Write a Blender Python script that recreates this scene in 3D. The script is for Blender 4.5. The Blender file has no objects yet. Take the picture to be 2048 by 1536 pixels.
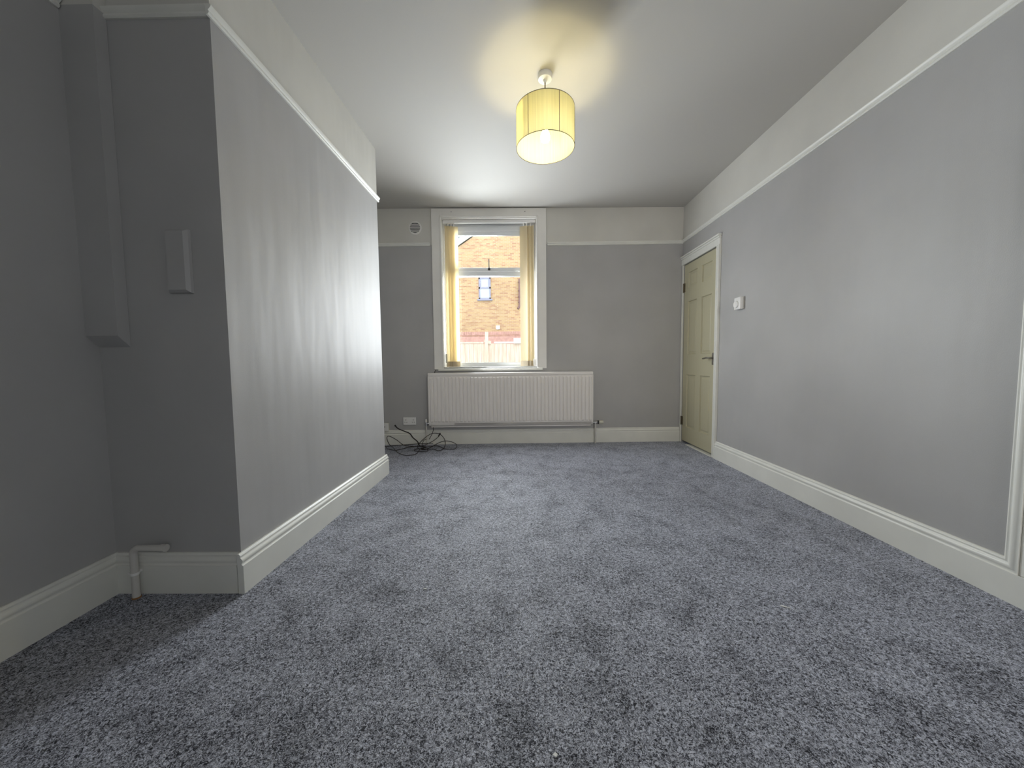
import bpy, bmesh, math, random
from mathutils import Matrix, Vector
random.seed(7)
SC = bpy.context.scene
COL = SC.collection

# ------------------------------------------------------------------ camera, light, exposure
F_PX = 715.47
EYE = 0.937
def make_camera():
    cd = bpy.data.cameras.new('camera')
    cd.sensor_fit = 'HORIZONTAL'; cd.sensor_width = 36.0
    cd.lens = F_PX / 2048.0 * 36.0
    cd.clip_start = 0.02; cd.clip_end = 200
    o = bpy.data.objects.new('camera', cd); COL.objects.link(o)
    yaw, pit, rol = 0.0133, 0.0614, 0.0101
    X = Vector((math.cos(yaw), math.sin(yaw), 0)); Y = Vector((-math.sin(yaw), math.cos(yaw), 0)); Z = Vector((0, 0, 1))
    Fw = math.cos(pit) * Y - math.sin(pit) * Z
    U0 = math.sin(pit) * Y + math.cos(pit) * Z
    Rt = math.cos(rol) * X - math.sin(rol) * U0
    Up = math.sin(rol) * X + math.cos(rol) * U0
    m = Matrix((( Rt.x, Up.x, -Fw.x, 0), (Rt.y, Up.y, -Fw.y, 0), (Rt.z, Up.z, -Fw.z, EYE), (0, 0, 0, 1)))
    o.matrix_world = m
    SC.camera = o
make_camera()

vs = SC.view_settings
vs.view_transform = 'Standard'; vs.look = 'None'; vs.gamma = 1.0; vs.use_curve_mapping = False
vs.exposure = 0.0

w = bpy.data.worlds.new('overcast_sky'); SC.world = w; w.use_nodes = True
bg = w.node_tree.nodes['Background']
bg.inputs[0].default_value = (0.90, 0.95, 1.0, 1); bg.inputs[1].default_value = 2.9

# room measures (metres); camera stands above the origin looking along +Y
R = 1.8914          # right wall
M = -1.6699         # left wall
HC = 2.65           # ceiling
C0, C1 = 1.42, 2.9634   # chimney breast, near and far face
CL0, CL1 = -1.147, -1.1172  # its flank at the near and far end
YF = -1.70          # wall behind the camera
BANG = math.atan(0.023393)      # the window wall is slightly out of square
MB_ = Matrix.Translation((R, 4.1435, 0)) @ Matrix.Rotation(BANG, 4, 'Z')   # local x to the right, y into the wall
def L(X): return X - R          # room X -> x along the window wall

def area(name, mat, sx, sy, power, col):
    l = bpy.data.lights.new(name, 'AREA'); l.shape = 'RECTANGLE'; l.size = sx; l.size_y = sy
    l.energy = power; l.color = col
    o = bpy.data.objects.new(name, l); COL.objects.link(o); o.matrix_world = mat
    return o
T_ = Matrix.Translation
# daylight coming in at the window
area('window_daylight', MB_ @ T_((L(-0.52), 0.36, 1.70)) @ Matrix.Rotation(math.radians(-90), 4, 'X'),
     0.62, 1.58, 62, (0.90, 0.95, 1.0))
area('window_daylight_spread', MB_ @ T_((L(-0.33), 0.0, 1.40)) @ Matrix.Rotation(math.radians(24), 4, 'Z') @ Matrix.Rotation(math.radians(-90), 4, 'X'),
     0.62, 1.02, 36, (0.90, 0.95, 1.0))
# added warm fill light behind the viewpoint, brightens the window wall
rear = area('rear_fill_light', T_((1.25, -1.95, 1.55)) @ Matrix.Rotation(math.radians(90), 4, 'X'), 1.06, 1.70, 9, (1.0, 0.94, 0.86))
rear.data.spread = math.radians(75)

# ------------------------------------------------------------------ materials
def new_mat(name):
    m = bpy.data.materials.new(name); m.use_nodes = True
    nt = m.node_tree; p = nt.nodes['Principled BSDF']
    return m, nt, p
def nd(nt, t, **kw):
    n = nt.nodes.new(t)
    for k, v in kw.items(): setattr(n, k, v)
    return n
def plain(name, col, rough=0.5, metal=0.0, spec=0.5, bump=0.0, bscale=200.0, var=0.0):
    m, nt, p = new_mat(name)
    p.inputs['Base Color'].default_value = (*col, 1); p.inputs['Roughness'].default_value = rough
    p.inputs['Metallic'].default_value = metal; p.inputs['Specular IOR Level'].default_value = spec
    tc = nd(nt, 'ShaderNodeTexCoord')
    if var:
        n = nd(nt, 'ShaderNodeTexNoise'); n.inputs['Scale'].default_value = 6; n.inputs['Detail'].default_value = 5
        nt.links.new(tc.outputs['Object'], n.inputs['Vector'])
        mr = nd(nt, 'ShaderNodeMapRange'); mr.inputs[1].default_value = 0.3; mr.inputs[2].default_value = 0.7
        mr.inputs[3].default_value = 1 - var; mr.inputs[4].default_value = 1 + var * .4
        nt.links.new(n.outputs[0], mr.inputs[0])
        mx = nd(nt, 'ShaderNodeVectorMath', operation='SCALE'); mx.inputs[0].default_value = col
        nt.links.new(mr.outputs[0], mx.inputs['Scale']); nt.links.new(mx.outputs[0], p.inputs['Base Color'])
    if bump:
        n = nd(nt, 'ShaderNodeTexNoise'); n.inputs['Scale'].default_value = bscale; n.inputs['Detail'].default_value = 3
        nt.links.new(tc.outputs['Object'], n.inputs['Vector'])
        b = nd(nt, 'ShaderNodeBump'); b.inputs['Strength'].default_value = bump; b.inputs['Distance'].default_value = 0.002
        nt.links.new(n.outputs[0], b.inputs['Height']); nt.links.new(b.outputs[0], p.inputs['Normal'])
    return m
def wall_paint(name, rail, grey=(0.425, 0.418, 0.412), white=(0.62, 0.605, 0.56), rough=0.50):
    """grey paint below the picture rail, white above it; uneven roller-painted plaster"""
    m, nt, p = new_mat(name)
    g = nd(nt, 'ShaderNodeNewGeometry'); s = nd(nt, 'ShaderNodeSeparateXYZ')
    nt.links.new(g.outputs['Position'], s.inputs[0])
    gt = nd(nt, 'ShaderNodeMath', operation='GREATER_THAN'); gt.inputs[1].default_value = rail
    nt.links.new(s.outputs['Z'], gt.inputs[0])
    mx = nd(nt, 'ShaderNodeMix', data_type='RGBA')
    mx.inputs[6].default_value = (*grey, 1); mx.inputs[7].default_value = (*white, 1)
    nt.links.new(gt.outputs[0], mx.inputs[0])
    n0 = nd(nt, 'ShaderNodeTexNoise'); n0.inputs['Scale'].default_value = 2.2; n0.inputs['Detail'].default_value = 6
    nt.links.new(g.outputs['Position'], n0.inputs['Vector'])
    mr = nd(nt, 'ShaderNodeMapRange'); mr.inputs[1].default_value = .3; mr.inputs[2].default_value = .7; mr.inputs[3].default_value = .95; mr.inputs[4].default_value = 1.05
    nt.links.new(n0.outputs[0], mr.inputs[0])
    sc = nd(nt, 'ShaderNodeVectorMath', operation='SCALE')
    nt.links.new(mx.outputs[2], sc.inputs[0]); nt.links.new(mr.outputs[0], sc.inputs['Scale'])
    nt.links.new(sc.outputs[0], p.inputs['Base Color'])
    rr = nd(nt, 'ShaderNodeMapRange'); rr.inputs[3].default_value = rough; rr.inputs[4].default_value = 0.62
    nt.links.new(gt.outputs[0], rr.inputs[0]); nt.links.new(rr.outputs[0], p.inputs['Roughness'])
    p.inputs['Specular IOR Level'].default_value = 0.30
    # bumps: long vertical undulation, then roller stipple
    mp = nd(nt, 'ShaderNodeMapping'); mp.inputs['Scale'].default_value = (5.5, 5.5, 1.1)
    nt.links.new(g.outputs['Position'], mp.inputs[0])
    n1 = nd(nt, 'ShaderNodeTexNoise'); n1.inputs['Scale'].default_value = 1.0; n1.inputs['Detail'].default_value = 2
    nt.links.new(mp.outputs[0], n1.inputs['Vector'])
    n2 = nd(nt, 'ShaderNodeTexNoise'); n2.inputs['Scale'].default_value = 240; n2.inputs['Detail'].default_value = 2
    nt.links.new(g.outputs['Position'], n2.inputs['Vector'])
    b1 = nd(nt, 'ShaderNodeBump'); b1.inputs['Strength'].default_value = .33; b1.inputs['Distance'].default_value = .02
    nt.links.new(n1.outputs[0], b1.inputs['Height'])
    b2 = nd(nt, 'ShaderNodeBump'); b2.inputs['Strength'].default_value = .12; b2.inputs['Distance'].default_value = .002
    nt.links.new(n2.outputs[0], b2.inputs['Height']); nt.links.new(b1.outputs[0], b2.inputs['Normal'])
    nt.links.new(b2.outputs[0], p.inputs['Normal'])
    return m
def carpet_mat():
    m, nt, p = new_mat('carpet')
    tc = nd(nt, 'ShaderNodeTexCoord')
    def noise(scale, detail=2, rough=.5, dist=0.0):
        n = nd(nt, 'ShaderNodeTexNoise'); n.inputs['Scale'].default_value = scale; n.inputs['Detail'].default_value = detail
        n.inputs['Roughness'].default_value = rough; n.inputs['Distortion'].default_value = dist
        nt.links.new(tc.outputs['Object'], n.inputs['Vector']); return n
    fine = noise(170, 3, .62, 1.4)       # single twisted tufts
    mid = noise(60, 2)
    big = noise(6.5, 6, .62, .6)        # pile brushed this way and that
    ramp = nd(nt, 'ShaderNodeValToRGB')
    e = ramp.color_ramp.elements
    e[0].position = .38; e[0].color = (0.020, 0.020, 0.026, 1)
    e[1].position = .65; e[1].color = (0.60, 0.61, 0.69, 1)
    k = e.new(.50); k.color = (0.148, 0.150, 0.178, 1)
    ad = nd(nt, 'ShaderNodeMath', operation='MULTIPLY_ADD'); ad.inputs[1].default_value = .20; 
    nt.links.new(mid.outputs[0], ad.inputs[0]); nt.links.new(fine.outputs[0], ad.inputs[2])
    a2 = nd(nt, 'ShaderNodeMath', operation='MULTIPLY_ADD'); a2.inputs[1].default_value = .16
    nt.links.new(big.outputs[0], a2.inputs[0]); nt.links.new(ad.outputs[0], a2.inputs[2])
    su = nd(nt, 'ShaderNodeMath', operation='SUBTRACT'); su.inputs[1].default_value = .18
    nt.links.new(a2.outputs[0], su.inputs[0]); nt.links.new(su.outputs[0], ramp.inputs[0])
    # darker brushed patches
    pm = nd(nt, 'ShaderNodeMapRange'); pm.inputs[1].default_value = .32; pm.inputs[2].default_value = .47; pm.inputs[3].default_value = .66; pm.inputs[4].default_value = 1.0
    nt.links.new(big.outputs[0], pm.inputs[0])
    sc = nd(nt, 'ShaderNodeVectorMath', operation='SCALE')
    nt.links.new(ramp.outputs[0], sc.inputs[0]); nt.links.new(pm.outputs[0], sc.inputs['Scale'])
    nt.links.new(sc.outputs[0], p.inputs['Base Color'])
    p.inputs['Roughness'].default_value = .48; p.inputs['Specular IOR Level'].default_value = .45
    p.inputs['Sheen Weight'].default_value = 1.0; p.inputs['Sheen Roughness'].default_value = .5
    p.inputs['Sheen Tint'].default_value = (.8, .85, 1, 1)
    tip = nd(nt, 'ShaderNodeMapRange'); tip.inputs[1].default_value = .42; tip.inputs[2].default_value = .58; tip.inputs[3].default_value = .05; tip.inputs[4].default_value = 1.0
    nt.links.new(su.outputs[0], tip.inputs[0])      # only the tuft tips catch the light, not the gaps between
    nt.links.new(tip.outputs[0], p.inputs['Sheen Weight'])
    ts = nd(nt, 'ShaderNodeMath', operation='MULTIPLY'); ts.inputs[1].default_value = 1.7; ts.use_clamp = True; nt.links.new(tip.outputs[0], ts.inputs[0])
    nt.links.new(ts.outputs[0], p.inputs['Specular IOR Level'])
    b = nd(nt, 'ShaderNodeBump'); b.inputs['Strength'].default_value = .8; b.inputs['Distance'].default_value = .006
    nt.links.new(a2.outputs[0], b.inputs['Height']); nt.links.new(b.outputs[0], p.inputs['Normal'])
    return m
def brick_mat():
    m, nt, p = new_mat('house_brick')
    tc = nd(nt, 'ShaderNodeTexCoord'); s = nd(nt, 'ShaderNodeSeparateXYZ'); c = nd(nt, 'ShaderNodeCombineXYZ')
    nt.links.new(tc.outputs['Object'], s.inputs[0]); nt.links.new(s.outputs['X'], c.inputs[0]); nt.links.new(s.outputs['Z'], c.inputs[1])
    b = nd(nt, 'ShaderNodeTexBrick'); nt.links.new(c.outputs[0], b.inputs['Vector'])
    b.inputs['Scale'].default_value = 1; b.inputs['Brick Width'].default_value = .225; b.inputs['Row Height'].default_value = .075
    b.inputs['Mortar Size'].default_value = .007; b.inputs['Bias'].default_value = -.35; b.inputs['Mortar Smooth'].default_value = .2
    b.inputs['Color1'].default_value = (.70, .47, .24, 1); b.inputs['Color2'].default_value = (.46, .20, .12, 1); b.inputs['Mortar'].default_value = (.74, .58, .44, 1)
    n = nd(nt, 'ShaderNodeTexNoise'); n.inputs['Scale'].default_value = .5; nt.links.new(tc.outputs['Object'], n.inputs['Vector'])
    mx = nd(nt, 'ShaderNodeMix', data_type='RGBA', blend_type='MULTIPLY'); mx.inputs[0].default_value = .35
    nt.links.new(b.outputs[0], mx.inputs[6]); nt.links.new(n.outputs[0], mx.inputs[7]); nt.links.new(mx.outputs[2], p.inputs['Base Color'])
    p.inputs['Roughness'].default_value = .9
    return m
def timber_mat():
    m, nt, p = new_mat('fence_timber')
    tc = nd(nt, 'ShaderNodeTexCoord'); mp = nd(nt, 'ShaderNodeMapping'); mp.inputs['Scale'].default_value = (9, 9, .8)
    nt.links.new(tc.outputs['Object'], mp.inputs[0])
    n = nd(nt, 'ShaderNodeTexNoise'); n.inputs['Scale'].default_value = 3; n.inputs['Detail'].default_value = 5
    nt.links.new(mp.outputs[0], n.inputs['Vector'])
    r = nd(nt, 'ShaderNodeValToRGB'); r.color_ramp.elements[0].position = .3; r.color_ramp.elements[0].color = (.66, .50, .38, 1)
    r.color_ramp.elements[1].position = .7; r.color_ramp.elements[1].color = (.80, .70, .58, 1)
    nt.links.new(n.outputs[0], r.inputs[0]); nt.links.new(r.outputs[0], p.inputs['Base Color']); p.inputs['Roughness'].default_value = .85
    return m
def glass_mat(name='pane_glass', tint=(1, 1, 1)):
    m, nt, p = new_mat(name); nt.nodes.remove(p)
    out = nt.nodes['Material Output']
    t = nd(nt, 'ShaderNodeBsdfTransparent'); t.inputs[0].default_value = (.97 * tint[0], .985 * tint[1], .98 * tint[2], 1)
    g = nd(nt, 'ShaderNodeBsdfGlossy'); g.inputs['Roughness'].default_value = .02
    f = nd(nt, 'ShaderNodeFresnel'); f.inputs[0].default_value = 1.45
    mx = nd(nt, 'ShaderNodeMixShader')
    nt.links.new(f.outputs[0], mx.inputs[0]); nt.links.new(t.outputs[0], mx.inputs[1]); nt.links.new(g.outputs[0], mx.inputs[2])
    nt.links.new(mx.outputs[0], out.inputs[0])
    return m
def cloth_mat(name, col, trans, mix):
    m, nt, p = new_mat(name); nt.nodes.remove(p); out = nt.nodes['Material Output']
    d = nd(nt, 'ShaderNodeBsdfDiffuse'); d.inputs[0].default_value = (*col, 1)
    t = nd(nt, 'ShaderNodeBsdfTranslucent'); t.inputs[0].default_value = (*trans, 1)
    mx = nd(nt, 'ShaderNodeMixShader'); mx.inputs[0].default_value = mix
    nt.links.new(d.outputs[0], mx.inputs[1]); nt.links.new(t.outputs[0], mx.inputs[2]); nt.links.new(mx.outputs[0], out.inputs[0])
    return m
def string_mat():
    """pleated string shade: fine vertical threads, some denser than others"""
    m, nt, p = new_mat('shade_string'); nt.nodes.remove(p); out = nt.nodes['Material Output']
    tc = nd(nt, 'ShaderNodeTexCoord'); s = nd(nt, 'ShaderNodeSeparateXYZ'); nt.links.new(tc.outputs['Object'], s.inputs[0])
    a = nd(nt, 'ShaderNodeMath', operation='ARCTAN2'); nt.links.new(s.outputs['Y'], a.inputs[0]); nt.links.new(s.outputs['X'], a.inputs[1])
    c = nd(nt, 'ShaderNodeCombineXYZ'); nt.links.new(a.outputs[0], c.inputs[0]); nt.links.new(s.outputs['Z'], c.inputs[1])
    mp = nd(nt, 'ShaderNodeMapping'); mp.inputs['Scale'].default_value = (70, 1.2, 1); nt.links.new(c.outputs[0], mp.inputs[0])
    n = nd(nt, 'ShaderNodeTexNoise'); n.inputs['Scale'].default_value = 1; n.inputs['Detail'].default_value = 4; n.inputs['Roughness'].default_value = .7
    nt.links.new(mp.outputs[0], n.inputs['Vector'])
    r = nd(nt, 'ShaderNodeMapRange'); r.inputs[1].default_value = .3; r.inputs[2].default_value = .62; r.inputs[3].default_value = .74; r.inputs[4].default_value = 1.0
    nt.links.new(n.outputs[0], r.inputs[0])
    def scaled(col):
        v = nd(nt, 'ShaderNodeVectorMath', operation='SCALE'); v.inputs[0].default_value = col
        nt.links.new(r.outputs[0], v.inputs['Scale']); return v
    d = nd(nt, 'ShaderNodeBsdfDiffuse'); t = nd(nt, 'ShaderNodeBsdfTranslucent')
    nt.links.new(scaled((.82, .79, .58)).outputs[0], d.inputs[0]); nt.links.new(scaled((.95, .92, .70)).outputs[0], t.inputs[0])
    mx = nd(nt, 'ShaderNodeMixShader'); mx.inputs[0].default_value = .66
    nt.links.new(d.outputs[0], mx.inputs[1]); nt.links.new(t.outputs[0], mx.inputs[2]); nt.links.new(mx.outputs[0], out.inputs[0])
    return m
def glow(name, col, strength):
    m, nt, p = new_mat(name)
    p.inputs['Base Color'].default_value = (.9, .9, .88, 1)
    p.inputs['Emission Color'].default_value = (*col, 1); p.inputs['Emission Strength'].default_value = strength
    return m

RAIL_R, RAIL_B, RAIL_L = 2.264, 2.250, 2.250
MAT = dict(
    wall=wall_paint('grey_wall_paint', 2.262), back=wall_paint('grey_window_wall_paint', 2.255, rough=.5),
    ceil=plain('ceiling_paint', (.505, .488, .455), .75, bump=.1, bscale=150),
    carpet=carpet_mat(),
    gloss=plain('white_gloss_paint', (.76, .755, .70), .38, bump=.06, bscale=40, var=.05),
    casing=plain('window_casing_paint', (.80, .78, .74), .4, bump=.08, bscale=60, var=.04),
    cream=plain('cream_door_paint', (.50, .465, .32), .5, bump=.06, bscale=150),
    upvc=plain('white_plastic_frame', (.88, .90, .92), .25),
    white=plain('white_plastic', (.80, .79, .77), .35),
    yellowed=plain('yellowed_plastic', (.62, .60, .50), .4),
    rad=plain('radiator_enamel', (.80, .765, .73), .4, bump=.03, bscale=300),
    pipe=plain('painted_pipe', (.60, .58, .54), .4),
    chrome=plain('chrome', (.6, .6, .6), .25, 1.0),
    nickel=plain('satin_nickel', (.34, .32, .29), .35, 1.0),
    brass=plain('aged_hinge_metal', (.20, .17, .12), .4, .9),
    black=plain('black_plastic', (.012, .011, .012), .4),
    cable=plain('black_cable_sheath', (.020, .014, .013), .45),
    dark=plain('dark_void', (.006, .006, .006), .9),
    hall=plain('hall_wall', (.16, .14, .12), .9),
    slat=cloth_mat('blind_fabric', (.80, .74, .60), (.90, .82, .62), .62),
    weight=cloth_mat('blind_weight_pocket', (.62, .56, .44), (.6, .5, .34), .5),
    glass=glass_mat(), string=string_mat(),
    wire=plain('shade_wire', (.10, .085, .05), .5, .5),
    flex=plain('pendant_flex', (.18, .13, .07), .5),
    bulb=glow('lit_bulb', (1.0, .85, .45), 175),
    brick=brick_mat(), timber=timber_mat(),
    redbrick=plain('red_brick_band', (.66, .38, .32), .9, var=.2),
    barge=plain('white_bargeboard', (.8, .82, .82), .5), roof=plain('roof_tile', (.30, .36, .34), .8),
    hframe=plain('blue_grey_frame', (.33, .33, .43), .5), hglass=plain('far_window_glass', (.55, .62, .66), .08),
    downpipe=plain('brown_downpipe', (.22, .12, .11), .5), grass=plain('garden_ground', (.25, .24, .2), .9, var=.2),
    handle=plain('dark_grey_handle', (.05, .05, .055), .5),
    lint=plain('white_scrap', (.8, .8, .78), .8),
)

# ------------------------------------------------------------------ mesh helpers
class MB:
    def __init__(s): s.bm = bmesh.new()
    def box(s, x0, x1, y0, y1, z0, z1, bev=0.0, seg=2):
        vs_ = [s.bm.verts.new((x, y, z)) for z in (z0, z1) for y in (y0, y1) for x in (x0, x1)]
        f = [(0, 2, 3, 1), (4, 5, 7, 6), (0, 1, 5, 4), (1, 3, 7, 5), (3, 2, 6, 7), (2, 0, 4, 6)]
        fs = [s.bm.faces.new([vs_[i] for i in q]) for q in f]
        if bev:
            es = list({e for q in fs for e in q.edges})
            bmesh.ops.bevel(s.bm, geom=es, offset=bev, segments=seg, affect='EDGES', profile=.5)
        return s
    def hexa(s, low, high):
        """block from four bottom and four top points, both counter-clockwise from above"""
        a = [s.bm.verts.new(p) for p in low]; b = [s.bm.verts.new(p) for p in high]
        s.bm.faces.new(a[::-1]); s.bm.faces.new(b)
        for i in range(4): s.bm.faces.new((a[i], a[(i + 1) % 4], b[(i + 1) % 4], b[i]))
        return s
    def sweep(s, path, normal, prof, side=1):
        """profile (lateral, out) along a mitred open path lying in a plane with this normal"""
        N = Vector(normal).normalized(); P = [Vector(p) for p in path]; n = len(P); rings = []
        for i in range(n):
            t0 = (P[i] - P[i - 1]).normalized() if i else None
            t1 = (P[i + 1] - P[i]).normalized() if i < n - 1 else None
            l0 = N.cross(t0) * side if t0 else None; l1 = N.cross(t1) * side if t1 else None
            if l0 is None: lat = l1
            elif l1 is None: lat = l0
            else: lat = (l0 + l1) / max(1e-6, 1 + l0.dot(l1))
            rings.append([s.bm.verts.new(P[i] + lat * a + N * b) for a, b in prof])
        k = len(prof)
        for i in range(n - 1):
            for j in range(k):
                s.bm.faces.new((rings[i][j], rings[i][(j + 1) % k], rings[i + 1][(j + 1) % k], rings[i + 1][j]))
        s.bm.faces.new(rings[0][::-1]); s.bm.faces.new(rings[-1])
        return s
    def tube(s, pts, r, seg=10, smooth=0):
        P = [Vector(p) for p in pts]
        if smooth:
            Q = []
            for i in range(len(P) - 1):
                p0 = P[max(i - 1, 0)]; p1 = P[i]; p2 = P[i + 1]; p3 = P[min(i + 2, len(P) - 1)]
                for j in range(smooth):
                    t = j / smooth
                    Q.append(.5 * ((2 * p1) + (p2 - p0) * t + (2 * p0 - 5 * p1 + 4 * p2 - p3) * t * t + (3 * p1 - p0 - 3 * p2 + p3) * t ** 3))
            Q.append(P[-1]); P = Q
        rings = []; up = None
        for i, p in enumerate(P):
            t = (P[min(i + 1, len(P) - 1)] - P[max(i - 1, 0)]).normalized()
            if up is None: up = t.orthogonal().normalized()
            up = (up - t * up.dot(t)).normalized(); b = t.cross(up)
            rr = r[i] if isinstance(r, (list, tuple)) else r
            rings.append([s.bm.verts.new(p + (up * math.cos(2 * math.pi * k / seg) + b * math.sin(2 * math.pi * k / seg)) * rr) for k in range(seg)])
        for i in range(len(P) - 1):
            for k in range(seg):
                s.bm.faces.new((rings[i][k], rings[i][(k + 1) % seg], rings[i + 1][(k + 1) % seg], rings[i + 1][k]))
        s.bm.faces.new(rings[0][::-1]); s.bm.faces.new(rings[-1])
        return s
    def lathe(s, prof, c=(0, 0, 0), axis='Z', seg=40, close=False):
        """(radius, height) points turned round an axis"""
        rings = []
        for r, h in prof:
            ring = []
            for k in range(seg):
                a = 2 * math.pi * k / seg; u, v = r * math.cos(a), r * math.sin(a)
                q = {'Z': (u, v, h), 'Y': (u, h, v), 'X': (h, u, v)}[axis]
                ring.append(s.bm.verts.new((c[0] + q[0], c[1] + q[1], c[2] + q[2])))
            rings.append(ring)
        m = len(rings)
        for i in range(m if close else m - 1):
            a, b = rings[i], rings[(i + 1) % m]
            for k in range(seg): s.bm.faces.new((a[k], a[(k + 1) % seg], b[(k + 1) % seg], b[k]))
        if not close:
            s.bm.faces.new(rings[0][::-1]); s.bm.faces.new(rings[-1])
        return s
    def build(s, name, mat, parent=None, frame=None, smooth=False):
        bmesh.ops.remove_doubles(s.bm, verts=s.bm.verts, dist=1e-6)
        bmesh.ops.recalc_face_normals(s.bm, faces=s.bm.faces)
        me = bpy.data.meshes.new(name); s.bm.to_mesh(me); s.bm.free()
        me.materials.append(mat)
        if smooth:
            for f in me.polygons: f.use_smooth = True
            if hasattr(me, 'set_sharp_from_angle'): me.set_sharp_from_angle(angle=math.radians(38))
        o = bpy.data.objects.new(name, me); COL.objects.link(o)
        if frame is not None: o.matrix_world = frame
        if parent is not None: o.parent = parent
        return o
def tag(o, label=None, cat=None, group=None, kind=None):
    if label: o['label'] = label
    if cat: o['category'] = cat
    if group: o['group'] = group
    if kind: o['kind'] = kind
    return o
def thing(name, label, cat, frame=None, group=None, kind=None):
    o = bpy.data.objects.new(name, None); COL.objects.link(o); o.empty_display_size = .1
    if frame is not None: o.matrix_world = frame
    return tag(o, label, cat, group, kind)
def struct(mb, name, mat, label, cat, frame=None, smooth=False):
    return tag(mb.build(name, mat, None, frame, smooth), label, cat, kind='structure')
T = Matrix.Translation

# ------------------------------------------------------------------ the shell
DY0, DY1, DZ = 3.436, 4.108, 2.0        # door opening in the right wall
struct(MB().box(M - .3, R + .25, YF - .2, 4.30, -.12, 0), 'floor', MAT['carpet'], 'grey flecked twist pile carpet covering the whole floor', 'carpet')
struct(MB().box(M - .3, R + .25, YF - .2, 4.42, HC, HC + .1), 'ceiling', MAT['ceil'], 'plain off-white painted ceiling with the pendant lamp', 'ceiling')
struct(MB().box(R, R + .12, YF, DY0, 0, HC).box(R, R + .12, DY0, DY1, DZ, HC).box(R, R + .12, DY1, 4.1435, 0, HC),
       'wall_right', MAT['wall'], 'long grey wall with white frieze, holding the door and thermostat', 'wall')
WX0, WX1, WZ0, WZ1 = L(-.83), L(.237), .883, 2.548
struct(MB().box(-3.60, WX0, 0, .30, 0, HC).box(WX1, 0.12, 0, .30, 0, HC).box(WX0, WX1, 0, .30, 0, WZ0).box(WX0, WX1, 0, .30, WZ1, HC),
       'wall_back', MAT['back'], 'grey end wall with white frieze, pierced by the window', 'wall', MB_)
struct(MB().box(M - .12, M, YF, 4.06, 0, HC), 'wall_left', MAT['wall'], 'dim grey wall on the left side of the alcove', 'wall')
struct(MB().hexa([(M, C0, 0), (CL0, C0, 0), (CL1, C1, 0), (M, C1, 0)], [(M, C0, HC), (CL0, C0, HC), (CL1, C1, HC), (M, C1, HC)]),
       'wall_chimney_breast', MAT['wall'], 'grey chimney breast standing out from the left wall', 'wall')
struct(MB().box(M, .68, YF - .1, YF, 0, HC).box(1.82, R, YF - .1, YF, 0, HC).box(.68, 1.82, YF - .1, YF, 0, .65).box(.68, 1.82, YF - .1, YF, 2.45, HC), 'wall_front', MAT['wall'], 'grey wall behind the viewpoint', 'wall')

struct(MB().box(.68, .74, YF - .09, YF - .03, .65, 2.45).box(1.76, 1.82, YF - .09, YF - .03, .65, 2.45).box(.74, 1.76, YF - .09, YF - .03, .65, .71).box(.74, 1.76, YF - .09, YF - .03, 2.39, 2.45).box(.74, 1.76, YF - .085, YF - .035, 1.70, 1.75),
       'added_rear_window', MAT['upvc'], 'added white window frame behind the viewpoint, for the fill light', 'window')  # unseen window, added with its wall opening to let the rear fill in

# skirting boards: tall flat board with an ogee moulding on top
FLAT = [(0, 0), (0, .022), (.118, .022)]
MOULD = [(.1185, .0195), (.122, .0165), (.127, .016), (.131, .0185), (.137, .0205), (.143, .019), (.1475, .0145), (.151, .0125), (.154, .0125), (.158, .0135), (.162, .011), (.166, .007), (.166, 0)]
SK = FLAT + MOULD
def skirting(name, a, b, n, prof, label, frame=None, more=None):
    mb = MB()
    d = Vector(b) - Vector(a); s_ = 1 if Vector(n).cross(d).z > 0 else -1
    mb.sweep([a, b], n, prof, s_)
    if more: more(mb)
    return struct(mb, name, MAT['gloss'], label, 'skirting board', frame, True)
skirting('baseboard_back', (-3.56, 0, 0), (-.016, 0, 0), (0, -1, 0), SK, 'white skirting board under the radiator', MB_)
def right_more(mb):
    mb.sweep([(R, 1.326, 0), (R, YF, 0)], (-1, 0, 0), FLAT + [(.118, 0)], 1 if Vector((-1, 0, 0)).cross(Vector((0, -1, 0))).z > 0 else -1)
    # moulding turns upwards at the near end
    mprof = [(a - .166, b) for a, b in [(.118, 0), (.118, .021)] + MOULD[1:]]
    pth = [(R, 1.50, .166), (R, 1.368, .166), (R, 1.368, 2.15)]
    sd = 1 if Vector((-1, 0, 0)).cross(Vector((0, -1, 0))).z > 0 else -1
    mb.sweep(pth, (-1, 0, 0), mprof, sd)
skirting('baseboard_right', (R, 3.384, 0), (R, 1.50, 0), (-1, 0, 0), SK, 'long white skirting board along the right wall, moulding turning up at its near end', None,
         lambda mb: (mb.sweep([(R, 1.50, 0), (R, 1.326, 0)], (-1, 0, 0), FLAT + [(.118, 0)], 1 if Vector((-1, 0, 0)).cross(Vector((0, -1, 0))).z > 0 else -1), right_more(mb)))
struct(MB().box(R - .016, R, 1.22, 1.3195, .119, 2.15, .002), 'trim_1', MAT['gloss'], 'white upright board beside the skirting moulding at the right edge', 'trim')
skirting('baseboard_left', (M, YF, 0), (M, C0, 0), (1, 0, 0), SK, 'white skirting board along the dim left wall')
skirting('baseboard_alcove', (M + .01, C0, 0), (CL0 - .004, C0, 0), (0, -1, 0), SK, 'short white skirting board on the alcove face behind the bent pipe')
nx = Vector((CL0 - CL1, C1 - C0, 0)).normalized(); fn = Vector((nx.y, -nx.x, 0))
skirting('baseboard_chimney', Vector((CL0, C0, 0)) - nx * .024, Vector((CL1, C1, 0)) + nx * .02, fn, [(a * 1.0, b * 1.12) for a, b in SK], 'white skirting board on the chimney breast flank with exposed end')
skirting('baseboard_recess', (M, C1, 0), (M, 4.04, 0), (1, 0, 0), SK, 'white skirting board in the recess beyond the chimney breast')

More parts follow.
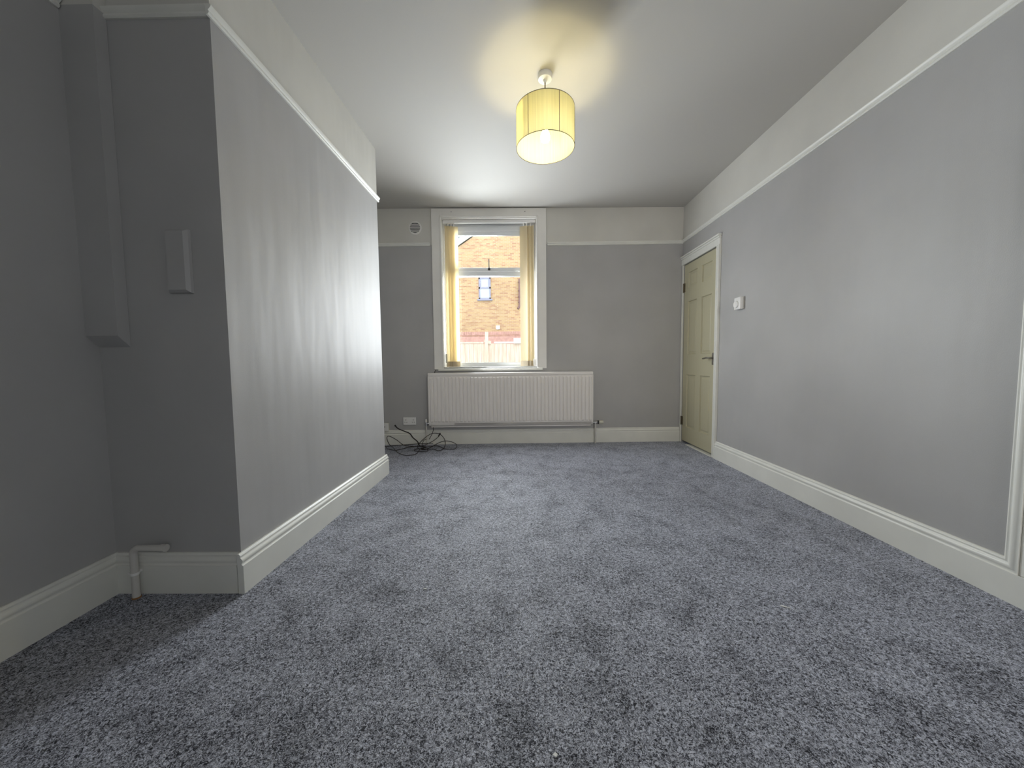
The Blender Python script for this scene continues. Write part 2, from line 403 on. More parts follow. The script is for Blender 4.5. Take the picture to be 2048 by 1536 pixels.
# picture rails
PR = [(0, 0), (0, .008), (.006, .013), (.012, .012), (.016, .010), (.020, .014), (.027, .020), (.033, .021), (.036, .017), (.037, .010), (.037, 0)]
def rail(name, a, b, n, label, frame=None):
    mb = MB(); d = Vector(b) - Vector(a); s_ = 1 if Vector(n).cross(d).z > 0 else -1
    mb.sweep([a, b], n, PR, s_); return struct(mb, name, MAT['gloss'], label, 'picture rail', frame, True)
rail('trim_2', (R, YF, RAIL_R - .012), (R, 4.14, RAIL_R - .012), (-1, 0, 0), 'white picture rail along the right wall')
rail('trim_3', (L(.358), 0, 2.234), (-.004, 0, 2.246), (0, -1, 0), 'short white picture rail right of the window', MB_)
rail('trim_4', (-3.55, 0, 2.238), (L(-.953), 0, 2.238), (0, -1, 0), 'short white picture rail left of the window under the round vent', MB_)
rail('trim_5', Vector((CL0, C0, 2.243)) - nx * .02, Vector((CL1, C1, 2.243)) + nx * .018, fn, 'white picture rail along the chimney breast flank, end cut square')
rail('trim_6', (-1.545, C0, 2.246), (CL0 + .0, C0, 2.246), (0, -1, 0), 'short white picture rail on the dim alcove face')
rail('trim_7', (M, YF, 2.246), (M, C0 - .05, 2.246), (1, 0, 0), 'white picture rail on the dim left wall')

# ------------------------------------------------------------------ window
win = thing('window_1', 'tall white window with casing on the end wall, brick house outside', 'window', MB_, kind='structure')
cas = MB()
CX0, CX1, CT, CB = L(-.935), L(.342), 2.642, .862
cas.box(CX0, WX0, -.022, 0, CB, CT, .003).box(WX1, CX1, -.022, 0, CB, CT, .003).box(WX0 - .002, WX1 + .002, -.0215, 0, WZ1, CT, .003)
# inner bead of the casing
cas.box(WX0 - .012, WX0 + .006, -.03, -.015, WZ0, WZ1 + .012, .003).box(WX1 - .006, WX1 + .012, -.03, -.015, WZ0, WZ1 + .012, .003).box(WX0 - .012, WX1 + .012, -.03, -.015, WZ1 - .006, WZ1 + .012, .003)
cas.build('casing', MAT['casing'], win)
rev = MB().box(WX0, WX0 + .008, 0, .155, WZ0, WZ1).box(WX1 - .008, WX1, 0, .155, WZ0, WZ1).box(WX0, WX1, 0, .155, WZ1 - .008, WZ1)
rev.build('reveal_lining', MAT['casing'], win)
MB().box(WX0 - .06, WX1 + .06, -.04, 0.0, .845, .872, .006).box(WX0, WX1, 0, .16, .850, .885, .003).build('window_sill', MAT['gloss'], win)
for hx in (L(-.71), L(.107)): MB().lathe([(.0045, 0), (.0045, .0015)], (hx, -.0238, 2.603), 'Y', 12).build('screw_hole', MAT['dark'], win)
FY0, FY1 = .155, .225
fr = MB()
fx0, fx1 = WX0 + .008, WX1 - .008
fr.box(fx0, fx0 + .05, FY0, FY1, .885, WZ1 - .008, .004).box(fx1 - .05, fx1, FY0, FY1, .885, WZ1 - .008, .004)
fr.box(fx0 + .05, fx1 - .05, FY0, FY1, .885, .935, .004).box(fx0 + .05, fx1 - .05, FY0, FY1, 2.490, WZ1 - .008, .004)
fr.box(fx0 + .05, fx1 - .05, FY0, FY1, 1.945, 2.0, .004)
fr.build('frame', MAT['upvc'], win)
sx0, sx1 = fx0 + .04, fx1 - .04
sash = MB()
sz0, sz1 = 1.99, 2.505
for b in ((sx0, sx0 + .062, sz0, sz1), (sx1 - .062, sx1, sz0, sz1), (sx0 + .062, sx1 - .062, sz0, sz0 + .045), (sx0 + .062, sx1 - .062, sz1 - .062, sz1)):
    sash.box(b[0], b[1], FY0 - .02, FY1 - .005, b[2], b[3], .006)
sash.box(sx0 + .05, sx1 - .05, FY0 - .008, FY0 + .03, 2.405, 2.45, .008)
so = sash.build('opening_sash', MAT['upvc'], win)
MB().box(L(-.32), L(-.292), FY0 - .034, FY0 - .018, 2.002, 2.03, .004).box(L(-.311), L(-.301), FY0 - .05, FY0 - .034, 2.006, 2.128, .004).build('sash_handle', MAT['handle'], so)
MB().box(sx0 + .055, sx1 - .055, .186, .200, sz0 + .04, sz1 - .055).build('pane', MAT['glass'], win)
MB().box(fx0 + .045, fx1 - .045, .186, .200, .93, 1.95).build('pane', MAT['glass'], win)

# vertical blind, its slats drawn to both sides
bl = thing('vertical_blind', 'cream vertical blind with slats drawn to both sides of the window', 'blind', MB_)
MB().box(L(-.820), L(.227), .035, .075, 2.506, 2.538, .004).build('headrail', MAT['white'], bl)
def slat(cx, cy, ang):
    fr_ = T((cx, cy, 0)) @ Matrix.Rotation(math.radians(ang), 4, 'Z')
    mb = MB(); n = 8; wd = .0445; cols = []
    for z in (.947, 1.3, 1.7, 2.1, 2.476):
        for sgn in (0, 1):
            cols.append([mb.bm.verts.new((-wd + 2 * wd * i / n, .006 * (1 - ((i - n / 2) / (n / 2)) ** 2) + .0007 * sgn, z)) for i in range(n + 1)])
    rows = [(cols[2 * k], cols[2 * k + 1]) for k in range(5)]
    for k in range(4):
        (a, a2), (b, b2) = rows[k], rows[k + 1]
        for i in range(n):
            mb.bm.faces.new((a[i], a[i + 1], b[i + 1], b[i])); mb.bm.faces.new((a2[i + 1], a2[i], b2[i], b2[i + 1]))
        mb.bm.faces.new((a[0], b[0], b2[0], a2[0])); mb.bm.faces.new((b[n], a[n], a2[n], b2[n]))
    for q in (0, 4):
        a, a2 = rows[q]
        for i in range(n): mb.bm.faces.new((a[i], a2[i], a2[i + 1], a[i + 1]))
    s_ = mb.build('slat', MAT['slat'], bl, None, True); s_.matrix_local = fr_
    MB().box(-.0455, .0455, -.002, .008, .889, .949, .0015).build('bottom_weight', MAT['weight'], s_)
    MB().box(-.006, .006, -.001, .004, 2.474, 2.508).build('hanger', MAT['white'], s_)
for cx, ang in ((L(-.762), 38), (L(-.728), 30), (L(-.694), 24)): slat(cx, .058, ang)
for cx, ang in ((L(.092), -24), (L(.130), -30), (L(.172), -36)): slat(cx, .058, ang)
MB().tube([(L(-.818), .05, 2.5), (L(-.815), .03, 1.9), (L(-.812), .028, 1.2), (L(-.808), .03, 1.03)], .0022, 8, 4).tube([(L(-.808), .055, 2.5), (L(-.806), .035, 1.9), (L(-.802), .032, 1.2), (L(-.800), .03, 1.03)], .0018, 8, 4).build('pull_cord', MAT['white'], bl, None, True)
MB().box(L(-.814), L(-.794), .018, .042, .935, 1.035, .004).build('cord_weight', MAT['yellowed'], bl)
MB().box(L(.196), L(.222), .005, .03, .892, .972, .004).build('chain_weight', MAT['pipe'], bl)

# ------------------------------------------------------------------ on the window wall
v = thing('air_vent', 'round white wall vent with dark slots left of the window', 'vent', MB_ @ T((L(-1.118), 0, 2.439)))
MB().lathe([(.057, 0), (.075, 0), (.0745, -.004), (.066, -.009), (.058, -.010), (.057, -.006)], (0, 0, 0), 'Y', 48, True).build('ring', MAT['casing'], v, None, True)
MB().lathe([(.0575, -.0005), (.0575, -.002)], (0, 0, 0), 'Y', 40).build('dark_backing', MAT['dark'], v)
lv = MB()
for k in range(-3, 4):
    z = k * .0158 + .004; hw = math.sqrt(max(0, .0565 ** 2 - z * z))
    lv.hexa([(-hw, -.0095, z - .004), (hw, -.0095, z - .004), (hw, -.004, z - .004), (-hw, -.004, z - .004)], [(-hw, -.0095, z + .0035), (hw, -.0095, z + .0035), (hw, -.004, z + .0035), (-hw, -.004, z + .0035)])
lv.build('louvre', MAT['casing'], v)

def socket_plate(par, wd, ht):
    MB().box(-wd / 2, wd / 2, -.010, 0, -ht / 2, ht / 2, .003).build('face_plate', MAT['white'], par)
sk = thing('double_socket', 'white double plug socket on the wall left of the radiator', 'socket', MB_ @ T((L(-1.236), 0, .270)))
socket_plate(sk, .146, .086)
for s_ in (-1, 1):
    cx = .043 * s_
    MB().box(cx - .003, cx + .003, -.0107, -.0095, .010, .020).build('pin_slot', MAT['dark'], sk)
    for q in (-.011, .011): MB().box(cx + q - .005, cx + q + .005, -.0107, -.0095, -.014, -.009).build('pin_slot', MAT['dark'], sk)
    MB().hexa([(.010 * s_ - .007, -.0130, .006), (.010 * s_ + .007, -.0130, .006), (.010 * s_ + .007, -.009, .006), (.010 * s_ - .007, -.009, .006)],
              [(.010 * s_ - .007, -.0112, .030), (.010 * s_ + .007, -.0112, .030), (.010 * s_ + .007, -.009, .030), (.010 * s_ - .007, -.009, .030)]).build('rocker_switch', MAT['white'], sk)
    MB().lathe([(.0032, -.0095), (.0032, -.0108)], (.0602 * s_, 0, 0), 'Y', 12).build('screw', MAT['pipe'], sk)
js = thing('cable_outlet', 'small white surface box by the chimney breast, above the cable tangle', 'outlet', MB_ @ T((L(-1.515), 0, .205)))
MB().box(-.043, .043, -.030, 0, -.040, .046, .003).build('back_box', MAT['yellowed'], js)
MB().box(-.044, .044, -.038, -.030, -.041, .047, .003).build('face_plate', MAT['white'], js)
MB().lathe([(.006, -.038), (.006, -.044), (.003, -.0445)], (0, 0, .008), 'Y', 16).build('aerial_plug_hole', MAT['nickel'], js)

# radiator
ra = thing('radiator', 'wide white ribbed panel radiator under the window', 'radiator', MB_ @ T((L(-.07), 0, 0)))
RX = .925; z0, z1 = .232, .785
fp = MB(); n = 44; pw = 2 * (RX - .012) / n; pts = []
for i in range(n):
    x = -RX + .012 + i * pw
    pts += [(x, 0), (x + pw * .16, .0), (x + pw * .30, -.0105), (x + pw * .86, -.0105)]
pts.append((RX - .012, 0))
def lay(z, k): return [fp.bm.verts.new((x, -.094 + y * k, z)) for x, y in pts]
rows = [lay(z0, 0), lay(z0 + .034, 0), lay(z0 + .046, 1), lay(z1 - .022, 1), lay(z1 - .010, 0), lay(z1, 0)]
for a, b in zip(rows, rows[1:]):
    for i in range(len(pts) - 1): fp.bm.faces.new((a[i], a[i + 1], b[i + 1], b[i]))
fp.box(-RX, RX, -.094, -.082, z0 - .004, z0 + .030, .005).box(-RX, RX, -.0935, -.082, z1 - .004, z1 + .003, .003)
fp.box(-RX, -RX + .013, -.096, -.084, z0 + .01, z1 - .002, .004).box(RX - .013, RX, -.096, -.084, z0 + .01, z1 - .002, .004)
fp.build('front_panel', MAT['rad'], ra)
MB().box(-RX, RX, -.045, -.033, z0, z1, .004).build('rear_panel', MAT['rad'], ra)
MB().box(-RX - .002, RX + .002, -.098, -.028, z1 + .003, z1 + .036, .006).build('top_grille', MAT['rad'], ra)
for s_ in (-1, 1): MB().box(s_ * RX - (.0 if s_ > 0 else .004), s_ * RX + (.004 if s_ > 0 else 0), -.094, -.033, z0 + .02, z1 + .003).build('side_panel', MAT['rad'], ra)
MB().box(-RX + .02, RX - .02, -.080, -.066, .206, .222, .004).build('bottom_rail', MAT['rad'], ra)
for s_ in (-.6, .6): MB().box(s_ - .03, s_ + .03, -.030, -.0005, .35, .70).build('wall_bracket', MAT['rad'], ra)
vl = MB().tube([(-RX - .004, -.066, .248), (-RX - .042, -.066, .248)], .011, 14).tube([(-RX - .022, -.066, .248), (-RX - .024, -.066, .248)], .016, 6).tube([(-RX - .038, -.066, .225), (-RX - .038, -.066, .268)], .012, 12).build('lockshield_valve', MAT['chrome'], ra, None, True)
MB().lathe([(.010, .268), (.011, .272), (.010, .296), (.007, .298)], (-RX - .038, -.066, 0), 'Z', 16).build('valve_cap', MAT['white'], vl, None, True)
MB().tube([(-RX - .038, -.066, .226), (-RX - .038, -.066, .002)], .0075, 12).build('pipe', MAT['pipe'], ra, None, True)
vr = MB().tube([(RX + .004, -.066, .243), (RX + .058, -.066, .243)], .011, 14).tube([(RX + .016, -.066, .243), (RX + .019, -.066, .243)], .015, 6).tube([(RX + .036, -.066, .222), (RX + .036, -.066, .243)], .012, 12).build('thermostatic_valve', MAT['chrome'], ra, None, True)
MB().lathe([(.016, RX + .058), (.020, RX + .060), (.020, RX + .074), (.017, RX + .075)], (0, -.066, .243), 'X', 20).build('valve_collar', MAT['black'], vr, None, True)
MB().lathe([(.017, RX + .075), (.020, RX + .078), (.021, RX + .100), (.018, RX + .122), (.014, RX + .125)], (0, -.066, .243), 'X', 20).build('valve_head', MAT['yellowed'], vr, None, True)
MB().tube([(RX + .036, -.066, .224), (RX + .036, -.066, .002)], .0085, 12).build('pipe', MAT['pipe'], ra, None, True)

# cables
CA = [(-1.34, 3.89, 0.246), (-1.324, 3.93, 0.209), (-1.263, 3.96, 0.172), (-1.19, 3.91, 0.156), (-1.166, 3.94, 0.105), (-1.103, 3.89, 0.071), (-1.092, 3.91, 0.029), (-1.064, 3.888, 0.020), (-0.998, 3.83, 0.018)]
CT_ = [(-0.929, 3.89, 0.051), (-1.139, 3.93, 0.034), (-1.315, 3.96, 0.016), (-1.467, 3.91, 0.013), (-1.447, 3.881, 0.012), (-1.387, 3.777, 0.016), (-1.293, 3.765, 0.008), (-1.192, 3.873, 0.012), (-1.064, 3.908, 0.016), (-1.001, 3.877, 0.008), (-1.059, 3.89, 0.015), (-1.204, 3.912, 0.016), (-1.287, 3.96, 0.021), (-1.34, 3.91, 0.087), (-1.436, 3.95, 0.121), (-1.44, 3.89, 0.111), (-1.432, 3.93, 0.036), (-1.366, 3.859, 0.016), (-1.244, 3.658, 0.008), (-1.131, 3.532, 0.012), (-1.065, 3.522, 0.016), (-1.038, 3.602, 0.008), (-1.04, 3.705, 0.012), (-1.038, 3.813, 0.016), (-0.991, 3.802, 0.008), (-0.943, 3.885, 0.012), (-0.883, 3.93, 0.042), (-0.821, 3.96, 0.058), (-0.74, 3.91, 0.064), (-0.687, 3.95, 0.026), (-0.668, 3.89, 0.012), (-0.673, 3.784, 0.012), (-0.702, 3.749, 0.016), (-0.784, 3.805, 0.008), (-0.882, 3.922, 0.012), (-0.966, 3.886, 0.016), (-1.043, 3.831, 0.008), (-1.096, 3.778, 0.012), (-1.085, 3.706, 0.016), (-1.029, 3.696, 0.008), (-0.943, 3.702, 0.012), (-0.984, 3.774, 0.016), (-1.061, 3.813, 0.008), (-1.105, 3.89, 0.012), (-1.097, 3.95, 0.039), (-1.034, 3.90, 0.098), (-0.997, 3.93, 0.127), (-0.941, 3.96, 0.149), (-0.858, 3.91, 0.148), (-0.821, 3.95, 0.093), (-0.794, 3.89, 0.05), (-0.801, 3.843, 0.008), (-0.824, 3.716, 0.012), (-0.898, 3.754, 0.016), (-0.966, 3.792, 0.008), (-1.024, 3.757, 0.012)]
CG = [(-0.952, 4.030, 0.240), (-0.950, 4.005, 0.21), (-0.940, 3.965, 0.192), (-0.952, 3.955, 0.146), (-0.979, 3.92, 0.089), (-1.017, 3.94, 0.085), (-1.034, 3.90, 0.082), (-1.057, 3.93, 0.043), (-1.07, 3.948, 0.014), (-1.059, 3.889, 0.018)]
CH = [(-0.851, 3.89, 0.157), (-0.881, 3.93, 0.112), (-0.938, 3.95, 0.066), (-0.971, 3.91, 0.052), (-1.028, 3.95, 0.020), (-1.059, 3.885, 0.022)]
def cable(name, label, pts, r, group=None): 
    t = thing(name, label, 'cable', T((pts[-1][0], pts[-1][1], 0)))
    c = Vector((pts[-1][0], pts[-1][1], 0))
    q = [Vector(p) - c for p in pts]
    MB().tube(q, r, 8, 7).build('sheath', MAT['cable'], t, None, True)
    return t, q
t, q = cable('aerial_cable', 'thick black cable with its free end sticking up below the double socket', CA, .0062)
d = (q[0] - q[1]).normalized(); MB().tube([q[0], q[0] + d * .012], .0085, 10).build('plug_tip', MAT['black'], t, None, True)
tangle = cable('coiled_cable', 'long thin black cable tangled in loops on the carpet by the skirting', CT_, .0038)
cable('feed_cable', 'thin black cable hanging down from behind the left end of the radiator', CG[:5], .0036)
ct = tangle[0]; off = Vector((CT_[-1][0], CT_[-1][1], 0))
for pts in (CH, CG[5:]):
    q = [Vector(p) - off for p in pts]
    ld = MB().tube(q, .0036, 8, 7).build('lead', MAT['cable'], ct, None, True)
    if pts is CH:
        d = (q[0] - q[1]).normalized(); MB().tube([q[0] - d * .05, q[0] + d * .006], .0075, 10).build('connector', MAT['black'], ld, None, True)
wc = thing('window_cable', 'short black cable end running down behind the radiator from the window sill', 'cable', MB_ @ T((L(-.93), 0, .84)))
MB().tube([(.012, -.006, .02), (-.002, -.010, .0), (-.006, -.010, -.04), (-.004, -.012, -.15)], .0035, 8, 5).build('sheath', MAT['cable'], wc, None, True)

# ------------------------------------------------------------------ door
dr = thing('door_1', 'cream six-panel door with lever handle near the far right corner', 'door', T((R, DY0, 0)), kind='structure')
lw = DY1 - DY0 - .006
slab = MB(); bm = slab.bm
ys = [0.003, .098, .288, .385, .575, lw]                # from the latch edge towards the hinges
zs = [.024, .190, .777, 1.002, 1.582, 1.728, 1.898, 1.992]
g = {}
for i, y in enumerate(ys):
    for k, z in enumerate(zs): g[i, k] = bm.verts.new((.004, y, z))
pan = []
for i in range(len(ys) - 1):
    for k in range(len(zs) - 1):
        f = bm.faces.new((g[i, k], g[i, k + 1], g[i + 1, k + 1], g[i + 1, k]))
        if i in (1, 3) and k in (1, 3, 5): pan.append(f)
bm.normal_update()
if pan[0].normal.x > 0:
    bmesh.ops.reverse_faces(bm, faces=bm.faces[:]); bm.normal_update()
bmesh.ops.inset_individual(bm, faces=pan, thickness=.009, depth=-.014)
bmesh.ops.inset_individual(bm, faces=pan, thickness=.010, depth=0)
bmesh.ops.inset_individual(bm, faces=pan, thickness=.028, depth=.007)
slab.box(.016, .040, ys[0], ys[-1], zs[0], zs[-1])
for a in ((.004, .0161, ys[0], ys[0] + .0005, zs[0], zs[-1]), (.004, .0161, ys[-1] - .0005, ys[-1], zs[0], zs[-1]), (.004, .0161, ys[0], ys[-1], zs[0], zs[0] + .0005), (.004, .0161, ys[0], ys[-1], zs[-1] - .0005, zs[-1])):
    slab.box(*a)
leaf = slab.build('door_leaf', MAT['cream'], dr)
def casing_piece():
    mb = MB()
    prof = [(0, 0), (0, .012), (.006, .020), (.020, .020), (.026, .016), (.040, .016), (.046, .024), (.054, .024), (.056, .018), (.056, 0)]
    yy = DY0 * 0
    # near upright and head; the far upright is a thin strip in the corner
    mb.sweep([(0, 0, 0), (0, 0, DZ)], (-1, 0, 0), prof, 1 if Vector((-1, 0, 0)).cross(Vector((0, 0, 1))).y < 0 else -1)
    hy = DY1 - DY0
    mb.box(-.018, 0, -.056, hy + .034, DZ - .001, DZ + .060, .002)
    mb.box(-.026, 0, -.058, hy + .034, DZ + .060, DZ + .078, .004).box(-.036, 0, -.064, hy + .034, DZ + .078, DZ + .094, .004)
    mb.box(-.014, 0, hy, hy + .030, 0, DZ, .002)
    return mb
casing_piece().build('architrave', MAT['gloss'], dr)
hn = MB().box(-.003, .0035, .020, .058, .890, 1.005, .003).build('door_handle', MAT['nickel'], leaf)
hn2 = MB()
hn2.tube([(-.003, .039, .957), (-.034, .039, .957)], .009, 14)
hn2.tube([(-.030, .036, .957), (-.040, .043, .957), (-.044, .060, .957), (-.044, .095, .958), (-.043, .125, .953), (-.044, .150, .952)], .0075, 10, 5)
hn2.build('lever', MAT['nickel'], hn, None, True)
MB().box(.002, .0042, -.001, .004, .70, .86).build('latch_scuff', MAT['yellowed'], leaf)
for hz in (1.745, .25):
    h = MB().tube([(-.007, DY1 - DY0 - .001, hz - .05), (-.007, DY1 - DY0 - .001, hz + .05)], .0055, 10).box(-.0035, .0038, DY1 - DY0 - .026, DY1 - DY0 - .003, hz - .048, hz + .048).build('hinge', MAT['brass'], dr, None, True)
MB().box(-.030, .06, -.0, DY1 - DY0 - .16, 0.0005, .007, .002).build('threshold_strip', MAT['gloss'], dr)
MB().box(.10, .115, 0.0, DY1 - DY0, 0.008, DZ).build('dark_backing', MAT['hall'], dr)

# thermostat on the right wall
th = thing('thermostat', 'white wall thermostat with round dial right of the door', 'thermostat', T((R, 3.067, 1.408)))
MB().box(-.006, 0, -.043, .043, -.048, .055, .003).build('back_plate', MAT['pipe'], th)
MB().box(-.034, -.006, -.043, .043, -.050, .052, .006, 3).build('housing', MAT['white'], th, None, True)
MB().lathe([(.030, -.034), (.030, -.040), (.027, -.043), (.010, -.043)], (0, .010, -.006), 'X', 32).build('dial', MAT['white'], th, None, True)

# ------------------------------------------------------------------ alcove face
pb = thing('pipe_boxing', 'tall grey painted boxing running down the alcove corner from the ceiling', 'boxing', T((M, C0, 1.03)))
MB().hexa([(0, -.046, .024), (.127, -.046, .024), (.127, -.001, -.018), (0, -.001, -.018)], [(0, -.046, HC - 1.03), (.127, -.046, HC - 1.03), (.127, -.001, HC - 1.03), (0, -.001, HC - 1.03)]).build('casing_board', MAT['wall'], pb)
cv = thing('blanking_cover', 'grey painted rectangular cover plate on the alcove face', 'cover plate', T((-1.318, C0, 1.343)))
c_ = MB(); bm = c_.bm
f0 = [(-.046, -.123), (.046, -.123), (.046, .123), (-.046, .123)]
c_.hexa([(-.046, -.001, -.123), (.046, -.001, -.123), (.046, -.001, .123), (-.046, -.001, .123)], [(-.044, -.012, -.121), (.044, -.012, -.121), (.044, -.012, .121), (-.044, -.012, .121)])
c_.hexa([(-.044, -.012, -.121), (.044, -.012, -.121), (.044, -.012, .121), (-.044, -.012, .121)], [(-.034, -.024, -.112), (.034, -.024, -.112), (.034, -.024, .112), (-.034, -.024, .112)])
c_.build('cover', MAT['wall'], cv)
MB().lathe([(.004, -.0235), (.004, -.0248)], (0, 0, -.01), 'Y', 12).build('screw', MAT['wall'], cv)
gp = thing('gas_pipe', 'bent white pipe rising from the carpet in front of the alcove skirting', 'pipe', T((-1.545, C0 - .048, 0)))
MB().tube([(0, 0, .0), (0, 0, .185)] + [(.022 * (1 - math.cos(a)), 0, .185 + .022 * math.sin(a)) for a in [math.pi / 2 * k / 6 for k in range(1, 7)]] + [(.125, 0, .207)], .0125, 16).build('pipe_run', MAT['pipe'], gp, None, True)
MB().tube([(.112, 0, .207), (.135, 0, .207)], .0150, 16).build('end_cap', MAT['pipe'], gp, None, True)
MB().tube([(0, 0, .0), (0, 0, .006)], .0145, 16).build('floor_collar', plain('rusty_copper', (.35, .17, .06), .5, .3), gp, None, True)
MB().tube([(0, 0, .098), (0, 0, .108)], .0152, 16).box(-.004, .004, .008, .026, .098, .108).box(-.024, -.012, -.004, .004, .099, .107).build('pipe_clip', MAT['white'], gp, None, True)

# ------------------------------------------------------------------ pendant lamp
LX, LY = .186, 2.25
lp = thing('pendant_lamp', 'lit ceiling pendant with cream string drum shade', 'lamp', T((LX, LY, HC)))
MB().lathe([(.043, -.0005), (.043, -.024), (.040, -.030), (.014, -.034), (.010, -.040), (.006, -.048)], (0, 0, 0), 'Z', 40).build('ceiling_rose', MAT['white'], lp, None, True)
zt, zb, sr = 2.445 - HC, 2.225 - HC, .174
MB().tube([(0, 0, -.040), (0, 0, zt - .02)], .0035, 8).build('flex', MAT['flex'], lp, None, True)
MB().lathe([(.006, zt - .005), (.017, zt - .012), (.017, zt - .05), (.020, zt - .055), (.020, zt - .085), (.014, zt - .09)], (0, 0, 0), 'Z', 24).build('lamp_holder', MAT['white'], lp, None, True)
sh = MB(); seg = 192
rr = [(sr, zb), (sr, zt), (sr - .0012, zt), (sr - .0012, zb)]
sh.lathe(rr, (0, 0, 0), 'Z', seg, True)
sho = sh.build('string_shade', MAT['string'], lp, None, True)
fw = MB()
for z in (zt, zb): fw.tube([(sr * math.cos(2 * math.pi * k / 72), sr * math.sin(2 * math.pi * k / 72), z) for k in range(73)], .0016, 6)
for k in range(6):
    a = math.radians(-90 + 22 + 60 * k); fw.tube([((sr + .0008) * math.cos(a), (sr + .0008) * math.sin(a), zb), ((sr + .0008) * math.cos(a), (sr + .0008) * math.sin(a), zt)], .0014, 6)
for k in range(3):
    a = math.radians(-90 + 22 + 120 * k); fw.tube([(.018 * math.cos(a), .018 * math.sin(a), zt - .012), (sr * math.cos(a), sr * math.sin(a), zt)], .0016, 6)
fw.build('wire_frame', MAT['wire'], sho, None, True)
bz = 2.29 - HC
MB().lathe([(.012, bz + .055), (.014, bz + .045), (.018, bz + .030), (.026, bz + .012), (.029, bz - .002), (.026, bz - .016), (.017, bz - .026), (.004, bz - .0295)], (0, 0, 0), 'Z', 24).build('bulb', MAT['bulb'], lp, None, True)

# scraps on the carpet
def scrap(name, label, x, y, pts):
    mb = MB(); n = len(pts)
    a = [mb.bm.verts.new((p[0], p[1], .004)) for p in pts]; b = [mb.bm.verts.new((p[0] * .9, p[1] * .9, .0065)) for p in pts]
    mb.bm.faces.new(a[::-1]); mb.bm.faces.new(b)
    for i in range(n): mb.bm.faces.new((a[i], a[(i + 1) % n], b[(i + 1) % n], b[i]))
    tag(mb.build(name, MAT['lint'], None, T((x, y, -.003))), label, 'scrap')
scrap('paper_scrap', 'tiny white scrap on the carpet nearest the bottom of the picture', .083, .797, [(-.006, 0), (.002, -.005), (.007, .001), (.001, .006)])
scrap('paper_scrap', 'tiny white scrap on the carpet towards the chimney breast', -.388, 1.423, [(-.008, .001), (.003, -.003), (.008, .003), (-.002, .004)])
scrap('paper_scrap', 'tiny pale curled scrap on the carpet towards the right wall', 1.008, 1.314, [(-.016, .006), (-.010, .001), (.010, -.007), (.016, -.010), (-.008, .007)])

# ------------------------------------------------------------------ outside
struct(MB().box(-14, 14, 4.6, 24, -.75, -.6), 'ground_outside', MAT['grass'], 'garden ground beyond the window', 'ground')
HY = 19.0
ho = thing('brick_house', 'orange brick gable house seen through the window', 'house', T((1.5, HY, -.6)))
HX0, EZ, PZ = -6.9, 5.95, 5.95 + .66 * 6.9     # local to the house: half width, eaves, peak
w_ = MB(); bm = w_.bm
ol = [(HX0, 0), (-HX0, 0), (-HX0, EZ), (0, PZ), (HX0, EZ)]
a = [bm.verts.new((x, 0, z)) for x, z in ol]; b = [bm.verts.new((x, 5, z)) for x, z in ol]
bm.faces.new(a); bm.faces.new(b[::-1])
for i in range(5): bm.faces.new((a[i], b[i], b[(i + 1) % 5], a[(i + 1) % 5]))
w_.build('brick_wall', MAT['brick'], ho)
sl = Vector((-HX0, 0, PZ - EZ)).normalized()
for s_ in (-1, 1):
    d = Vector((-s_ * sl.x, 0, sl.z)); e0 = Vector((s_ * 7.3, 0, EZ - .40 * .66 + .05))
    pk = Vector((0, 0, PZ + .05))
    bb = MB(); bb.hexa([e0 + Vector((0, -.12, 0)), pk + Vector((0, -.12, 0)), pk + Vector((0, -.02, 0)), e0 + Vector((0, -.02, 0))], [e0 + Vector((0, -.12, .34)), pk + Vector((0, -.12, .34)), pk + Vector((0, -.02, .34)), e0 + Vector((0, -.02, .34))]); bb.build('bargeboard', MAT['barge'], ho)
    rf = MB(); rf.hexa([e0 + Vector((0, -.16, .35)), pk + Vector((0, -.16, .35)), pk + Vector((0, 5.1, .35)), e0 + Vector((0, 5.1, .35))], [e0 + Vector((0, -.16, .47)), pk + Vector((0, -.16, .47)), pk + Vector((0, 5.1, .47)), e0 + Vector((0, 5.1, .47))]); rf.build('roof_slope', MAT['roof'], ho)
def hx(X): return X - 1.5
def hz_(z): return z + .6
wx0, wx1, wz0, wz1 = hx(-1.94), hx(-1.32), hz_(4.24), hz_(5.36)
wf = MB()
for q in ((wx0, wx0 + .07, wz0, wz1), (wx1 - .07, wx1, wz0, wz1), (wx0, wx1, wz1 - .08, wz1), (wx0, wx1, wz0, wz0 + .07), (wx0, wx1, hz_(4.78), hz_(4.86)), (wx0 + .07, wx0 + .12, hz_(4.86), wz1 - .08), (wx1 - .12, wx1 - .07, hz_(4.86), wz1 - .08)):
    wf.box(q[0], q[1], -.05, -.001, q[2], q[3])
wf.box(wx0 - .08, wx1 + .08, -.10, -.001, wz0 - .08, wz0)
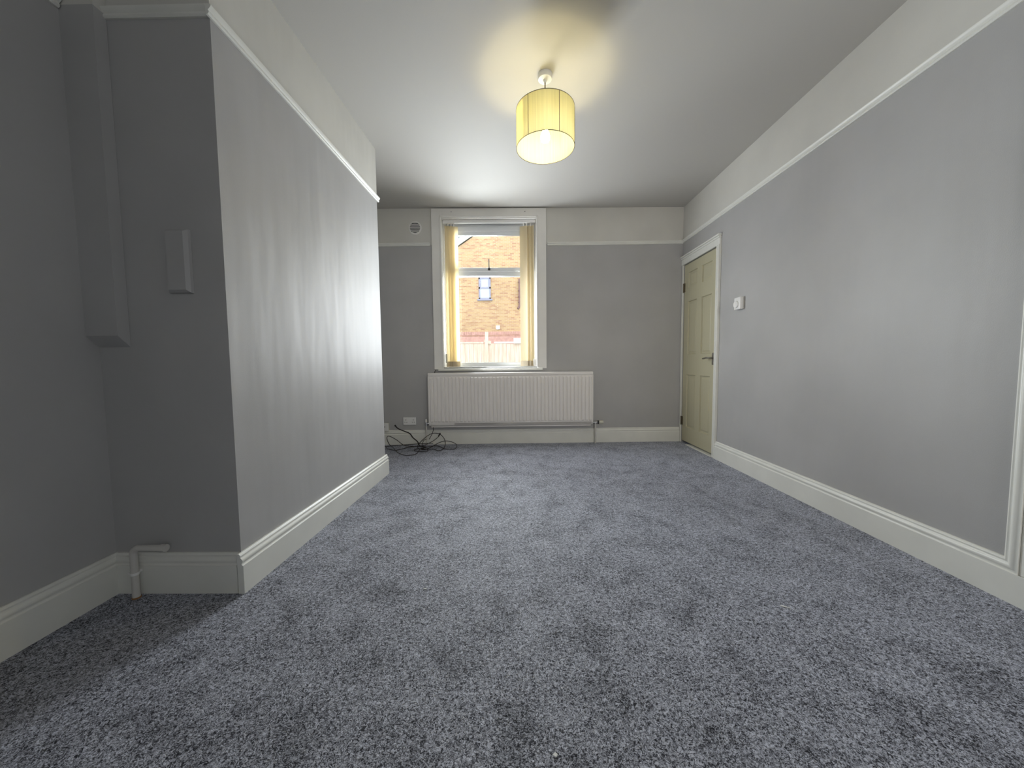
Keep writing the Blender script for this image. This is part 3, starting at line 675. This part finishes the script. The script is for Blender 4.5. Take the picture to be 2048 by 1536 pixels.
wfo = wf.build('window_frame', MAT['hframe'], ho)
MB().box(wx0 + .06, wx1 - .06, -.03, -.002, wz0 + .06, wz1 - .07).build('pane', MAT['hglass'], wfo)
so_ = MB()
for k in range(150):
    x = HX0 + .092 * k + .02
    so_.box(x, x + .08, -.025, -.001, hz_(2.37), hz_(2.55))
so_.build('soldier_course', MAT['redbrick'], ho)
MB().box(HX0, -HX0, -.03, -.001, hz_(2.32), hz_(2.35)).box(HX0, -HX0, -.02, -.001, hz_(1.0), hz_(2.30)).build('plinth_band', MAT['redbrick'], ho)
MB().box(hx(-1.06), hx(-.86), -.06, -.001, hz_(2.66), hz_(2.86), .01).build('vent_plate', MAT['barge'], ho)
dp = MB().tube([(hx(.19), -.10, hz_(5.25)), (hx(.19), -.10, hz_(3.86)), (hx(.10), -.16, hz_(3.70))], .06, 12)
for z in (4.02, 4.30, 4.62, 5.05): dp.tube([(hx(.19), -.10, hz_(z)), (hx(.19), -.10, hz_(z + .06))], .085, 12)
dp.build('downpipe', MAT['downpipe'], ho, None, True)

# garden fence
fe = thing('garden_fence', 'pale timber board fence in front of the brick house', 'fence', T((-.8, 11.0, -.6)))
ft = 2.10
random.seed(3)
x = -4.2
bd = MB()
while x < 4.4:
    bd.box(x, x + .119, -.012, .012, .02, ft + random.uniform(-.012, .012), .003); x += .127
bd.build('board_panel', MAT['timber'], fe)
MB().box(-4.2, -.20, -.03, .03, ft + .012, ft + .055, .006).build('capping_rail', MAT['timber'], fe)
MB().box(.12, 4.4, -.03, .03, ft + .012, ft + .055, .006).build('capping_rail', MAT['barge'], fe)
MB().box(-.15, -.06, -.08, .03, 0, ft + .36, .01).hexa([(-.19, -.06, ft + .05), (.02, -.06, ft - .02), (.02, .0, ft - .02), (-.19, .0, ft + .05)], [(-.19, -.06, ft + .12), (.02, -.06, ft + .08), (.02, .0, ft + .08), (-.19, .0, ft + .12)]).build('post', MAT['timber'], fe)
MB().box(.72, .98, -.10, .03, ft + .0, ft + .16, .01).build('post_cap', MAT['barge'], fe)
